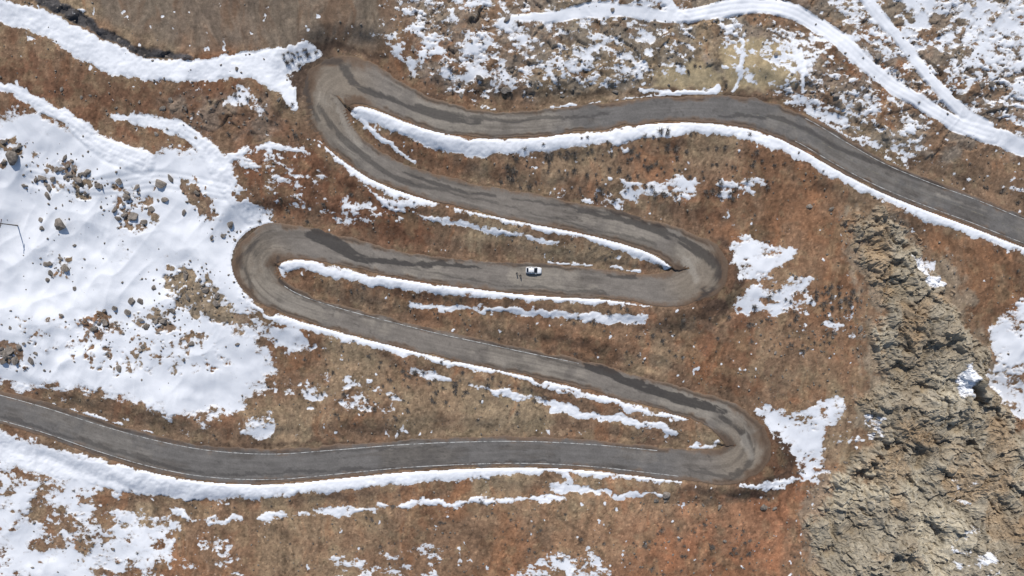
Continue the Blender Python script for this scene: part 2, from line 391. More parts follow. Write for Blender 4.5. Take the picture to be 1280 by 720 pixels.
Zf+=sstep(-0.12,0.5,F)*0.15*sstep(0.15,0.6,Df)
Zf+=BERM*0.15*sstep(0.1,0.9,Df)*(1+0.5*P4)
for P in [[(0,107,12),(50,130,14),(85,150,18),(130,185,26),(180,205,30)],[(850,22,18),(905,12,21),(965,8,22),(1010,24,19),(1050,52,19),(1090,88,19),(1140,122,19),(1190,152,20),(1240,170,22)],[(1085,4,16),(1115,38,15),(1145,75,15),(1170,108,15),(1205,140,16)],[(40,220,20),(120,235,20),(200,225,20),(280,240,20)],[(225,162,18),(258,185,24),(285,225,34),(315,268,28)]]:
    Q=smoothpoly(P); mg=30
    idx=np.where((Uf>Q[:,0].min()-mg)&(Uf<Q[:,0].max()+mg)&(Vf>Q[:,1].min()-mg)&(Vf<Q[:,1].max()+mg))[0]
    d,w_=seg_dist(Uf[idx],Vf[idx],Q)
    Zf[idx]-=0.07*np.exp(-((d-3.4)/1.3)**2)*sno[idx]; Zf[idx]-=0.12*np.exp(-((d-w_*0.5)/2.5)**2)
Zf+=np.where(Df<0.35,-0.09,0)
ZG=Zf.reshape(X.shape)

def mk_mesh_grid(name,X,Y,Z,keep=None):
    ny_,nx_=X.shape
    me=bpy.data.meshes.new(name)
    co=np.stack([X.ravel(),Y.ravel(),Z.ravel()],1).astype(np.float32)
    i=np.arange(nx_-1)[None,:]+np.arange(ny_-1)[:,None]*nx_
    q=np.stack([i,i+1,i+1+nx_,i+nx_],-1).reshape(-1,4)
    if keep is not None:
        k=keep.ravel(); q=q[k[q].any(1)]
    me.vertices.add(len(co)); me.vertices.foreach_set("co",co.ravel())
    me.loops.add(q.size); me.loops.foreach_set("vertex_index",q.ravel().astype(np.int32))
    me.polygons.add(len(q)); me.polygons.foreach_set("loop_start",np.arange(0,q.size,4,dtype=np.int32))
    me.polygons.foreach_set("use_smooth",np.ones(len(q),bool))
    me.update(calc_edges=True)
    return me
def add_attr(me,name,arr):
    if arr.ndim==1:
        a=me.attributes.new(name,'FLOAT','POINT'); a.data.foreach_set("value",arr.astype(np.float32))
    else:
        a=me.attributes.new(name,'FLOAT_COLOR','POINT')
        c=np.ones((len(arr),4),np.float32); c[:,:3]=arr; a.data.foreach_set("color",c.ravel())
def obj_from(me,name,mat=None,**props):
    ob=bpy.data.objects.new(name,me); scene.collection.objects.link(ob)
    if mat and me is not None and not me.materials: me.materials.append(mat)
    for k,v in props.items(): ob[k]=v
    return ob

# ------------------------------------------------------------ materials
def new_mat(name):
    m=bpy.data.materials.new(name); m.use_nodes=True
    nt=m.node_tree; b=nt.nodes['Principled BSDF']; b.inputs['Roughness'].default_value=0.9
    b.inputs['Specular IOR Level'].default_value=0.2
    return m,nt,b
def N(nt,t,**kw):
    n=nt.nodes.new(t)
    for k,v in kw.items(): setattr(n,k,v)
    return n
def noise(nt,vec,scale,detail=4,rough=0.6):
    n=N(nt,'ShaderNodeTexNoise'); n.inputs['Scale'].default_value=scale; n.inputs['Detail'].default_value=detail; n.inputs['Roughness'].default_value=rough
    nt.links.new(vec,n.inputs['Vector']); return n.outputs['Fac']
def mth(nt,op,a,b=None,c=None):
    n=N(nt,'ShaderNodeMath',operation=op)
    for i,x in enumerate((a,b,c)):
        if x is None: continue
        if isinstance(x,(int,float)): n.inputs[i].default_value=x
        else: nt.links.new(x,n.inputs[i])
    return n.outputs[0]
def maprange(nt,v,a,b,c=0,d=1,smooth=True):
    n=N(nt,'ShaderNodeMapRange'); n.interpolation_type='SMOOTHSTEP' if smooth else 'LINEAR'
    nt.links.new(v,n.inputs['Value']); n.inputs['From Min'].default_value=a; n.inputs['From Max'].default_value=b
    n.inputs['To Min'].default_value=c; n.inputs['To Max'].default_value=d; return n.outputs[0]
def mixrgb(nt,f,a,b,blend='MIX'):
    n=N(nt,'ShaderNodeMix',data_type='RGBA',blend_type=blend)
    for i,x in ((0,f),(6,a),(7,b)):
        if isinstance(x,(int,float)): n.inputs[i].default_value=x
        elif isinstance(x,tuple): n.inputs[i].default_value=(*x,1)
        else: nt.links.new(x,n.inputs[i])
    return n.outputs[2]
def ground_material(name):
    m,nt,b=new_mat(name)
    tc=N(nt,'ShaderNodeTexCoord').outputs['Object']
    at=N(nt,'ShaderNodeAttribute',attribute_name='soil').outputs['Color']
    sn=N(nt,'ShaderNodeAttribute',attribute_name='snow').outputs['Fac']
    a=noise(nt,tc,1.1,6,0.75); c=noise(nt,tc,4.5,3,0.7)
    k=mth(nt,'ADD',mth(nt,'MULTIPLY',a,1.3),mth(nt,'MULTIPLY',c,1.0)); k=mth(nt,'SUBTRACT',k,0.15)
    cmb=N(nt,'ShaderNodeCombineColor'); 
    for i in range(3): nt.links.new(k,cmb.inputs[i])
    soil=mixrgb(nt,1.0,at,cmb.outputs[0],'MULTIPLY')
    f=mth(nt,'ADD',sn,mth(nt,'MULTIPLY',mth(nt,'SUBTRACT',a,0.5),1.6))
    f=mth(nt,'ADD',f,mth(nt,'MULTIPLY',mth(nt,'SUBTRACT',c,0.5),0.8))
    fac=maprange(nt,f,-0.06,0.10)
    dirt=maprange(nt,f,0.05,0.55,1,0)
    sv=noise(nt,tc,0.25,5,0.6)
    sc=mixrgb(nt,sv,(0.735,0.745,0.765),(0.86,0.86,0.865))
    sc=mixrgb(nt,mth(nt,'MULTIPLY',dirt,0.40),sc,(0.48,0.43,0.38))
    nt.links.new(mixrgb(nt,fac,soil,sc),b.inputs['Base Color'])
    nt.links.new(maprange(nt,fac,0,1,0.95,0.6),b.inputs['Roughness'])
    bp=N(nt,'ShaderNodeBump'); bp.inputs['Distance'].default_value=0.2
    nt.links.new(maprange(nt,fac,0,1,0.5,0.14),bp.inputs['Strength'])
    nt.links.new(mth(nt,'ADD',a,mth(nt,'MULTIPLY',c,0.4)),bp.inputs['Height']); nt.links.new(bp.outputs[0],b.inputs['Normal'])
    return m
MG=ground_material("soil_and_snow")
me=mk_mesh_grid("ground",X,Y,ZG)
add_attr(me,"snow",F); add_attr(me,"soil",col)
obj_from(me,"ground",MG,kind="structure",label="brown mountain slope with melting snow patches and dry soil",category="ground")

def hq(x,y,G=ZG):
    x=np.asarray(x,float); y=np.asarray(y,float)
    i=np.clip(np.searchsorted(XS,x)-1,0,NXg-2); j=np.clip(np.searchsorted(YS,y)-1,0,NYg-2)
    fx=(x-XS[i])/(XS[i+1]-XS[i]); fy=(y-YS[j])/(YS[j+1]-YS[j])
    return (G[j,i]*(1-fx)+G[j,i+1]*fx)*(1-fy)+(G[j+1,i]*(1-fx)+G[j+1,i+1]*fx)*fy

# ------------------------------------------------------------ rock outcrop
xa=np.arange(70,170,0.24); ya=np.arange(-106,32,0.24)
CX,CY=np.meshgrid(xa,ya); base=hq(CX,CY)
cu,cv=proj(CX.ravel(),CY.ravel(),base.ravel())
cu2=cu+fbm(cu,cv,30,4,101)*9+fbm(cu,cv,9,2,151)*4; cv2=cv+fbm(cu,cv,30,4,202)*9+fbm(cu,cv,9,2,252)*4
idx,sd=poly_sd(cu2,cv2,CRAG,mg=70); SD=np.full(cu.shape,-70.0); SD[idx]=sd*S
x=CX.ravel(); y=CY.ravel()
SD=SD+fbm(x,y,8,5,805,0.7)*6.5
wx=x+fbm(x,y,7,4,801,0.6)*3.0; wy=y+fbm(x,y,7,4,802,0.6)*3.0
qx=wx*0.8+wy*0.6; qy=(-wx*0.6+wy*0.8)*0.8
f1,e1=facet(qx,qy,8.0,61,0.9); f2,e2=facet(qx+3,qy*1.1,3.4,62,0.9); f3,e3=facet(wx,wy,1.5,63,0.9); f4,e4=facet(wx,wy,0.75,64,0.9)
r1=fbm(wx*0.8+wy*0.6,(-wx*0.6+wy*0.8)*0.6,17,3,810,ridge=True); r2=fbm(wx+5,wy,5.5,4,812,0.6,ridge=True)
env=sstep(0,6,SD)
rel=env*(1.8+r1*2.8+r2*1.3+f1*1.3+f2*0.9)+sstep(0,2.0,SD)*(0.22+f3*0.55+f4*0.28)
d=np.hypot((cu-1212)*1.3,(cv-492)*0.7)+f2*3+f3*2
rel-=4.0*sstep(9,4,d)*env
d=np.hypot((cu-1150)*1.4,(cv-440)*0.8)+f2*4; rel-=1.6*sstep(9,3,d)*env
rel=np.where(SD<0,np.maximum(SD*0.6,-1.2),rel)
zc=base.ravel()+rel
rc=np.zeros((len(x),3)); g=fbm(x,y,14,4,820)*1.6; g2=fbm(wx,wy,2.0,4,821,0.7)*1.6
def mx(rc,c,m): m=np.clip(m,0,1)[:,None]; return rc*(1-m)+c*m
rc[:]=L(134,125,109)
rc=mx(rc,L(152,143,125),sstep(0,0.7,g)); rc=mx(rc,L(116,104,87),sstep(0.1,0.7,-g)*0.7)
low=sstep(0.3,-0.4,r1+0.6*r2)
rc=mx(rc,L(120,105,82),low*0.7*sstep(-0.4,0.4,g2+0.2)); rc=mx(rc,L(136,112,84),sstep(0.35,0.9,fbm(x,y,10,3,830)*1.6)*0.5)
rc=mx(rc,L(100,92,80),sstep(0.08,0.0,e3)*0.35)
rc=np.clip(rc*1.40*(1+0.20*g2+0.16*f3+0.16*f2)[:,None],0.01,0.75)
gi=np.clip(np.searchsorted(XS,x),0,NXg-1); gj=np.clip(np.searchsorted(YS,y),0,NYg-1)
gcol=col.reshape(NYg,NXg,3)[gj,gi]; mm=sstep(3.2,0.2,SD+g2*1.5)[:,None]; rc=rc*(1-mm)+gcol*mm
sF=np.full(len(x),-1.5)
_,pz=patchnoise(cu,cv)
for P,b,amp,soft in [([(1190,470),(1200,455),(1210,468),(1204,488),(1193,490)],1.0,0.6,4),([(1245,410),(1265,390),(1300,372),(1500,360),(1500,540),(1300,520),(1262,512),(1240,470)],0.3,1.0,8),
    ([(1070,520),(1102,525),(1095,545),(1065,552)],0.1,1.2,6),([(1180,600),(1215,585),(1218,640),(1200,705),(1180,695)],-0.6,1.4,8),([(1138,318),(1162,325),(1172,358),(1150,352)],0.4,1.0,6),
    ([(1210,690),(1240,680),(1235,730),(1205,730)],-0.4,1.3,8)]:
    idx,sd=poly_sd(cu2,cv2,P,mg=40); sF[idx]=np.maximum(sF[idx],b+pz[idx]*amp+np.clip(sd/soft,-4,0)-np.clip(f2[idx],0,1)*0.4)
zc+=np.where(sF>0,sstep(0,.4,sF)*0.2,0)
keep=(SD>-3)
me=mk_mesh_grid("rock_outcrop",CX,CY,zc.reshape(CX.shape),keep.reshape(CX.shape))
me.polygons.foreach_set("use_smooth",np.zeros(len(me.polygons),bool))
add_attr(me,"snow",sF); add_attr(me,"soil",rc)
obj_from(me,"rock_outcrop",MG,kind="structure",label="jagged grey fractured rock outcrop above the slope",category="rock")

# ------------------------------------------------------------ road
NA=46
tt=np.linspace(-1,1,NA)
hpw=1+1.2*sstep(0.03,0.12,np.abs(cur))
edgeL=fbm(ts,ts*0,5,5,901,0.7)*0.9*hpw; edgeR=fbm(ts,ts*0+50,5,5,902,0.7)*0.9*hpw
T,SS=np.meshgrid(tt,ts)
hwT=np.where(T>0,(np.maximum(hl+np.where(cur>0.03,edgeL*0.3,edgeL),1.5))[:,None],(np.maximum(hr+np.where(cur<-0.03,edgeR*0.3,edgeR),1.5))[:,None])
o=T*hwT
RX=rx[:,None]+nx[:,None]*o; RY=ry[:,None]+ny[:,None]*o
RZ=np.repeat(rz[:,None],NA,1)+0.03+0.05*(1-T*T)
RZ[:,0]-=0.22; RZ[:,-1]-=0.22
me=mk_mesh_grid("road",RX[:,::-1],RY[:,::-1],RZ[:,::-1])
def rv(a): return a[:,::-1].ravel()
Tf=rv(T); Sf=rv(SS); Of=rv(o); RXf=rv(RX); RYf=rv(RY)
ru,rvv=proj(RXf,RYf,rv(RZ))
rc=np.zeros((len(Tf),3)); rc[:]=L(114,107,99)
nA=fbm(Sf,Of*1.0,24,3,930)*1.6
nS=fbm(Sf*0.10,Of,0.55,4,931,0.6)*1.6
nL=fbm(Sf*0.04,Of,1.3,3,935,0.6)*1.6
nB=fbm(RXf,RYf,4,5,932,0.65)*1.6
nC=fbm(RXf,RYf,1.2,3,933,0.7)*1.6
nD=fbm(RXf,RYf,11,4,936,0.6)*1.6
def zone(P,soft):
    idx,sd=poly_sd(ru,rvv,P,mg=80); m=np.zeros(len(ru)); m[idx]=sstep(-soft,soft,sd); return m
dk=np.maximum(zone([(-400,400),(850,545),(850,640),(-400,700)],30),zone([(700,60),(1600,100),(1600,460),(1200,330),(960,190),(700,190)],40))
rc=mx(rc,L(95,92,89),dk*0.85)
dust=np.zeros(len(ru))
for a,b,r in [(408,120,80),(880,345,65),(320,335,62),(940,565,66)]:
    dust=np.maximum(dust,sstep(r,r*0.35,np.hypot(ru-a,rvv-b)))
rc=mx(rc,L(122,111,97),dust*0.8)
rc=mx(rc,L(134,126,114),sstep(0.0,0.7,nA+0.7*nB+0.4*nD)*0.55*(1-dk*0.6))
rc=mx(rc,L(84,78,72),sstep(0.1,0.7,nD+0.6*nL)*0.5)
wp=np.exp(-((np.abs(Of)-0.9)/0.35)**2)+np.exp(-((np.abs(Of)-2.6)/0.4)**2)
rc=rc*(1-0.09*wp*(0.6+0.6*nS))[:,None]
rc=rc*(1+0.13*nS+0.14*nB+0.08*nC)[:,None]
# fine cracks and thin wet trickles
ck=np.abs(fbm(Sf*0.22+nB*0.5,Of,2.4,3,951)); rc=mx(rc,L(62,58,54),sstep(0.035,0.008,ck)*sstep(-0.1,0.6,nD)*0.55)
ck=np.abs(fbm(Sf*0.6,Of*0.45+nB*0.4,3.0,3,955)); rc=mx(rc,L(58,54,51),sstep(0.025,0.006,ck)*sstep(0.0,0.6,-nD)*0.5)
rc=mx(rc,L(78,73,68),np.exp(-(Of/0.12)**2)*0.30*sstep(-0.2,0.4,nA+nB))
eg=sstep(0.62,0.97,np.abs(Tf)+0.24*nB+0.08*nC+0.10*dust); rc=mx(rc,L(104,85,69),eg*0.85)
eg2=np.exp(-((np.abs(Tf)-0.80+0.08*nB)/0.08)**2)*sstep(-0.3,0.5,nB+nA); rc=mx(rc,L(62,54,47),eg2*0.75)
mud=dust*sstep(0.40,0.8,np.abs(Tf)+0.35*nB+0.15*nD); rc=mx(rc,L(84,68,55),mud*0.65)
arc=sstep(0.25,0.7,nL)*dust; rc=mx(rc,L(78,70,62),arc*0.4)
ST=[([(385,292,12),(410,300,18),(440,318,14),(470,326,8),(540,332,6)],1.0),([(490,326,5),(530,330,7),(600,334,4)],1.0),
    ([(560,325,3),(640,330,3),(700,333,3)],0.6),([(760,345,3),(795,348,5)],0.8),
    ([(735,458,8),(790,478,12),(850,500,12),(905,515,8)],1.0),([(800,488,5),(870,505,5)],0.6),([(900,520,8),(932,545,9),(938,575,8),(915,598,6)],0.75),
    ([(430,85,12),(450,110,8),(500,128,7),(540,142,12),(600,152,9)],0.9),([(545,140,6),(640,150,6),(760,142,5)],0.7),
    ([(400,135,7),(430,175,8),(500,225,7),(560,238,6)],0.7),([(505,215,5),(560,235,6),(620,246,5)],0.8),([(720,262,6),(790,278,8),(850,300,12),(893,330,14),(893,355,10),(870,376,6)],0.9),
    ([(640,248,4),(740,262,5),(800,272,6)],0.7),([(380,90,10),(385,120,8),(398,150,6)],0.7),
    ([(318,300,7),(302,325,6),(315,360,5)],0.6),([(350,322,3),(350,350,4),(372,368,3)],0.7),
    ([(900,145,4),(980,150,6),(1060,190,6),(1180,235,5)],0.7),([(0,520,4),(120,556,5),(250,590,5),(420,588,4),(700,575,4)],0.6),([(60,505,3),(200,548,5),(340,565,5),(560,556,4)],0.5),
    ([(860,585,5),(910,598,5),(880,590,8)],0.6),([(380,375,4),(430,390,4),(560,420,3),(700,450,3)],0.5),([(380,80,8),(400,75,10),(440,82,6)],0.7),
    ([(450,322,2),(600,352,3),(760,368,3)],0.6),([(560,240,2),(700,275,3),(820,305,3)],0.6),([(600,425,2),(720,458,3),(800,480,2)],0.6)]
stain=np.zeros(len(ru))
su=ru+nB*5; sv_=rvv+nB*4
for P,a in ST:
    idx,f=stroke(su,sv_,P,1.8); stain[idx]=np.maximum(stain[idx],a*np.clip((f+0.1+nB[idx]*0.9+nS[idx]*0.7+nC[idx]*0.3)*1.6,0,1))
rc=mx(rc,L(50,47,45),stain*0.85)
LS=[([(1170,243,3),(1230,262,4)],0.5),([(425,125,10),(430,150,12),(450,180,8)],0.5),([(860,330,12),(870,350,10)],0.5),([(930,545,10),(938,570,10)],0.5)]
for P,a in LS:
    idx,f=stroke(su,sv_,P,3); m=np.zeros(len(ru)); m[idx]=a*np.clip(f+0.4+nB[idx]*0.8,0,1); rc=mx(rc,L(150,142,130),m)
rc=np.clip(rc*1.20,0.01,0.7)
add_attr(me,"soil",rc); add_attr(me,"wet",stain)
MR,nt,b=new_mat("weathered_asphalt")
tc=N(nt,'ShaderNodeTexCoord').outputs['Object']; at=N(nt,'ShaderNodeAttribute',attribute_name='soil').outputs['Color']
a=noise(nt,tc,2.2,6,0.7); c=noise(nt,tc,9,2,0.6); k=mth(nt,'ADD',mth(nt,'MULTIPLY',a,0.8),mth(nt,'MULTIPLY',c,0.5)); k=mth(nt,'ADD',k,0.35)
cmb=N(nt,'ShaderNodeCombineColor')
for i in range(3): nt.links.new(k,cmb.inputs[i])
nt.links.new(mixrgb(nt,1.0,at,cmb.outputs[0],'MULTIPLY'),b.inputs['Base Color'])
wt=N(nt,'ShaderNodeAttribute',attribute_name='wet').outputs['Fac']; nt.links.new(maprange(nt,wt,0,1,0.9,0.6),b.inputs['Roughness'])
bp=N(nt,'ShaderNodeBump'); bp.inputs['Distance'].default_value=0.03; bp.inputs['Strength'].default_value=0.5; nt.links.new(c,bp.inputs['Height']); nt.links.new(bp.outputs[0],b.inputs['Normal'])
obj_from(me,"road",MR,kind="structure",label="grey weathered asphalt serpentine mountain road with hairpin bends",category="road")

def paint(name,base,top,lo,hi):
    m,nt,b=new_mat(name); tc=N(nt,'ShaderNodeTexCoord').outputs['Object']; a=noise(nt,tc,0.8,6,0.75)
    nt.links.new(mixrgb(nt,maprange(nt,a,lo,hi),base,top),b.inputs['Base Color']); return m
MP=paint("worn_road_paint",(0.145,0.14,0.13),(0.58,0.57,0.54),0.38,0.60)
MY=paint("worn_yellow_paint",(0.135,0.13,0.12),(0.25,0.225,0.16),0.45,0.68)
pu,pv=proj(rx,ry,rz)
def nearest_i(u,v): return int(np.argmin(np.hypot(pu-u,pv-v)))
def line(u0,v0,u1,v1,fracs,width,mat,nm,lab,dash=None):
    i0,i1=sorted((nearest_i(u0,v0),nearest_i(u1,v1)))
    verts=[];faces=[]
    for i in range(i0,i1+1):
        oo=fracs*(hl[i] if fracs>0 else hr[i])
        z=rz[i]+0.03+0.05*(1-fracs*fracs)+0.014
        for s_ in (-1,1):
            q=oo+s_*width/2; verts.append((rx[i]+nx[i]*q,ry[i]+ny[i]*q,z))
        if i>i0:
            n=len(verts); faces.append((n-4,n-3,n-1,n-2))
    me=bpy.data.meshes.new(nm); me.from_pydata(verts,[],faces); me.update()
    return obj_from(me,nm,mat,kind="structure",label=lab,category="road marking")
wl="thin worn white edge line painted on the asphalt"
line(0,509,850,580,0.74,0.17,MP,"road_marking",wl); line(-50,500,820,577,-0.70,0.17,MP,"road_marking",wl)
line(350,368,720,466,0.70,0.16,MP,"road_marking",wl)
line(1000,162,1380,325,-0.76,0.14,MP,"road_marking",wl)
line(1000,162,1380,325,0.76,0.14,MP,"road_marking",wl)
line(900,155,1380,325,0.03,0.14,MY,"road_marking","faint yellow centre line on the asphalt")

# ------------------------------------------------------------ boulders, stones, shrubs
def rock_unit(seed,sub):
    r=np.random.RandomState(seed)
    bm=bmesh.new(); bmesh.ops.create_icosphere(bm,subdivisions=sub,radius=1.0)
    nn=r.normal(size=(16,3)); nn/=np.linalg.norm(nn,axis=1)[:,None]; dd=r.uniform(0.55,0.95,16)
    sc=np.array([1.0,r.uniform(0.6,0.9),r.uniform(0.55,0.8)])
    for v in bm.verts:
        p=np.array(v.co); dt=nn@p; dt=np.where(dt>0.05,dt,1e-3); rr=min(1.15,(dd/dt).min())
        v.co=Vector(p*rr*sc*(1+r.uniform(-0.03,0.03)))
    return bm
def rock_material(name,c1,c2):
    m,nt,b=new_mat(name); tc=N(nt,'ShaderNodeTexCoord').outputs['Object']; a=noise(nt,tc,1.6,6,0.7)
    oi=N(nt,'ShaderNodeObjectInfo').outputs['Random']
    f=mth(nt,'ADD',maprange(nt,a,0.3,0.7),mth(nt,'MULTIPLY',mth(nt,'SUBTRACT',oi,0.5),0.5))
    nt.links.new(mixrgb(nt,f,c1,c2),b.inputs['Base Color'])
    bp=N(nt,'ShaderNodeBump'); bp.inputs['Distance'].default_value=0.1; bp.inputs['Strength'].default_value=0.6; nt.links.new(a,bp.inputs['Height']); nt.links.new(bp.outputs[0],b.inputs['Normal'])
    return m
MB=rock_material("grey_brown_rock",(0.10,0.086,0.072),(0.27,0.232,0.195))
rms=[]
for k in range(8):
    bm=rock_unit(50+k,3); me=bpy.data.meshes.new("boulder"); bm.to_mesh(me); bm.free(); me.materials.append(MB); rms.append(me)
snowgrid=F.reshape(X.shape); 
def place(u,v):
    x,y,z=unproj(np.array([u],float),np.array([v],float),hq); return float(x[0]),float(y[0]),float(z[0])
BO=[(75,281,2.6),(14,196,2.6),(200,229,2.2),(166,270,2.0),(158,246,1.6),(180,277,1.5),(148,273,1.4),(230,266,1.4),(62,236,1.4),(82,334,1.6),(165,377,1.5),(176,376,1.3),
    (205,402,1.6),(183,408,1.4),(131,404,1.6),(118,411,1.2),(12,438,1.9),(20,450,1.6),(5,452,1.3),(143,385,1.1),(58,330,1.0),(148,227,1.4),(214,224,1.4),(190,262,1.1),(246,240,1.3),
    (233,345,1.3),(256,362,1.5),(221,360,1.2),(270,378,1.4),(296,86,1.0),(832,618,1.6),(820,625,1.1),(955,634,1.5),(968,636,1.2),(900,633,1.0),(640,300,0.6),(292,302,1.2),(288,280,1.3),
    (1098,70,1.2),(1046,120,1.1),(1012,258,1.0),(1038,262,0.9),(110,215,1.4),(98,226,1.5),(88,219,1.4),(72,212,1.2),(122,232,1.3),(60,245,1.2),(45,225,1.2),(30,232,1.0),(150,460,1.1),(240,430,1.2),(230,450,1.0),(180,434,1.1)]
CL=[(90,222,38,18,.6,1.3),(165,255,34,12,.6,1.3),(238,365,42,22,.4,1.1),(195,402,34,13,.5,1.1),(15,445,24,10,.5,1.3),(15,190,24,9,.5,1.3),(75,335,26,7,.5,1.1),(127,405,26,8,.5,1.0),
    (290,300,22,8,.5,1.0),(230,140,50,10,.5,1.1),(300,120,60,8,.4,.9),(650,60,130,14,.5,1.2),(1030,110,80,10,.4,1.0),(1220,70,60,10,.5,1.3),(130,425,130,24,.4,.9),
    (980,420,60,8,.4,.9),(860,640,80,12,.4,.9),(60,670,70,12,.4,.9),(400,110,50,6,.4,.8),(1120,470,60,3,.5,1.0),(130,95,80,8,.4,.9),(60,280,70,6,.5,.9),(1060,400,40,14,.4,1.0),(1040,600,40,14,.4,1.0)]
for (a,b,r,n,s0,s1) in CL:
    for _ in range(n):
        q=rng.uniform(0,2*math.pi); rr=r*rng.uniform()**0.7; BO.append((a+rr*math.cos(q)*1.3,b+rr*math.sin(q)*0.7,rng.uniform(s0,s1)**1.3))
def gd(x,y): return float(hq(x,y,D))
nb=0
for (u,v,s) in BO:
    x,y,z=place(u,v)
    if gd(x,y)<s*0.8+0.2 or nb>=298: continue
    ob=bpy.data.objects.new("boulder",rms[rng.randint(8)]); scene.collection.objects.link(ob)
    ob.location=(x,y,z+s*0.08); s*=0.86; ob.scale=(s*rng.uniform(.85,1.35),s*rng.uniform(.75,1.1),s*rng.uniform(.7,1.0))
    ob.rotation_euler=(rng.uniform(-.3,.3),rng.uniform(-.3,.3),rng.uniform(0,6.28))
    sn=float(hq(x,y,snowgrid))
    ob["label"]="angular grey brown boulder poking out of snow" if sn>0 else "angular grey brown boulder on bare soil"
    ob["category"]="boulder"; ob["group"]="boulders scattered on the slope"; nb+=1

def multi(name,unitV,unitF,items,mat,smooth=False):
    n=len(items); nv=len(unitV[0])
    V_=np.zeros((n,nv,3),np.float32)
    for i,(x,y,z,s,a,k) in enumerate(items):
        uvs=unitV[k]; c,sn=math.cos(a),math.sin(a)
        V_[i,:,0]=x+s*(uvs[:,0]*c-uvs[:,1]*sn); V_[i,:,1]=y+s*(uvs[:,0]*sn+uvs[:,1]*c); V_[i,:,2]=z+s*uvs[:,2]
    Fc=(unitF[None]+ (np.arange(n)*nv)[:,None,None]).reshape(-1,3)
    me=bpy.data.meshes.new(name); me.vertices.add(n*nv); me.vertices.foreach_set("co",V_.ravel())
    me.loops.add(Fc.size); me.loops.foreach_set("vertex_index",Fc.ravel().astype(np.int32))
    me.polygons.add(len(Fc)); me.polygons.foreach_set("loop_start",np.arange(0,Fc.size,3,dtype=np.int32)); me.update(calc_edges=True)
    me.materials.append(mat); return me
uV=[];uF=None
for k in range(6):
    bm=rock_unit(90+k,1); bm.verts.ensure_lookup_table(); uV.append(np.array([v.co[:] for v in bm.verts])); uF=np.array([[v.index for v in f.verts] for f in bm.faces]); bm.free()
rockyG=ROCKY.reshape(X.shape); crG=CR.reshape(X.shape); calmG=(1-calm).reshape(X.shape)
items=[]
n=46000; xx=rng.uniform(-150,150,n); yy=rng.uniform(-90,90,n)
ro=hq(xx,yy,rockyG); dd_=hq(xx,yy,D); sn_=hq(xx,yy,snowgrid); zz=hq(xx,yy); cl=fbm(xx,yy,9,3,950)*1.6; cg=hq(xx,yy,crG); ca=hq(xx,yy,calmG)
pr=0.09+0.26*ro+0.30*sstep(0.1,0.8,cl)+0.35*sstep(-30,0,cg+cl*14); pr=np.where(sn_>0.35,(pr-0.12)*0.12,pr)*(1-1.4*ca)
for i in range(n):
    if dd_[i]<0.7 or rng.uniform()>pr[i]: continue
    s=0.12+0.42*rng.uniform()**4; items.append((xx[i],yy[i],zz[i]+s*0.1,s,rng.uniform(0,6.28),rng.randint(6)))
for (a,b,r,nn_,s0,s1) in CL:
    for _ in range(nn_*3):
        q=rng.uniform(0,6.28); rr=r*1.3*rng.uniform()**0.8; x,y,z=place(a+rr*math.cos(q)*1.3,b+rr*math.sin(q)*.75)
        if gd(x,y)<0.6: continue
        items.append((x,y,z,rng.uniform(0.2,0.6)**1.2,rng.uniform(0,6.28),rng.randint(6)))
me=multi("loose_stones",uV,uF,items,rock_material("stone_rubble",(0.10,0.086,0.07),(0.34,0.29,0.24)))
obj_from(me,"loose_stones",None,kind="stuff",label="loose grey stones strewn over soil and snow",category="stones")

def shrub_unit(seed,nt_=46):
    r=np.random.RandomState(seed); V_=[];F_=[]
    def twig(p,d,l,w):
        d=d/np.linalg.norm(d); a=np.cross(d,[0.3,0.5,0.8]); a/=np.linalg.norm(a); b=np.cross(d,a)
        k=len(V_)
        for q in range(3):
            an=q*2.094; V_.append(p+w*(a*math.cos(an)+b*math.sin(an)))
        V_.append(p+d*l)
        for q in range(3): F_.append((k+q,k+(q+1)%3,k+3))
    for i in range(nt_):
        az=r.uniform(0,6.28); el=r.uniform(0.15,1.35); d=np.array([math.cos(az)*math.cos(el),math.sin(az)*math.cos(el),math.sin(el)])
        l=r.uniform(0.6,1.1)*(1 if r.uniform()<0.8 else 1.25); twig(np.array([r.uniform(-.1,.1),r.uniform(-.1,.1),-0.05]),d,l,0.038)
        for _ in range(2):
            t_=r.uniform(0.35,0.85); d2=d+r.normal(size=3)*0.5; d2[2]=abs(d2[2]); twig(d*l*t_,d2,l*0.5,0.024)
    V_=np.array(V_); V_[:,2]*=0.8
    return V_,np.array(F_)
su_=[shrub_unit(200+k) for k in range(6)]
MS,nt,b=new_mat("bare_twigs"); tc=N(nt,'ShaderNodeTexCoord').outputs['Object']; a=noise(nt,tc,0.9,3)
nt.links.new(mixrgb(nt,a,(0.09,0.076,0.066),(0.24,0.21,0.18)),b.inputs['Base Color'])
SC=[(720,210,90,40,.6,1.6),(880,205,90,40,.6,1.6),(800,425,90,22,.6,1.5),(640,480,70,14,.6,1.5),(480,490,80,22,.6,1.5),(560,470,50,12,.7,1.7),(990,400,70,26,.6,1.7),(1045,370,25,12,.8,1.8),
    (880,690,70,22,.6,1.6),(690,690,90,16,.5,1.3),(480,650,120,12,.5,1.3),(540,715,50,8,.5,1.1),(400,380,60,8,.4,1.1),(560,410,120,12,.4,1.1),(700,240,90,12,.4,1.2),(380,270,50,12,.4,1.2),
    (300,150,80,14,.5,1.4),(600,110,90,14,.5,1.2),(780,70,90,20,.5,1.2),(1080,110,70,16,.5,1.2),(1220,250,50,10,.5,1.3),(420,460,90,10,.4,1.2),(780,520,90,10,.4,1.),(380,75,24,18,.6,1.5),(460,255,60,10,.4,1.),(1010,200,40,6,.4,1.)]
SH=[]
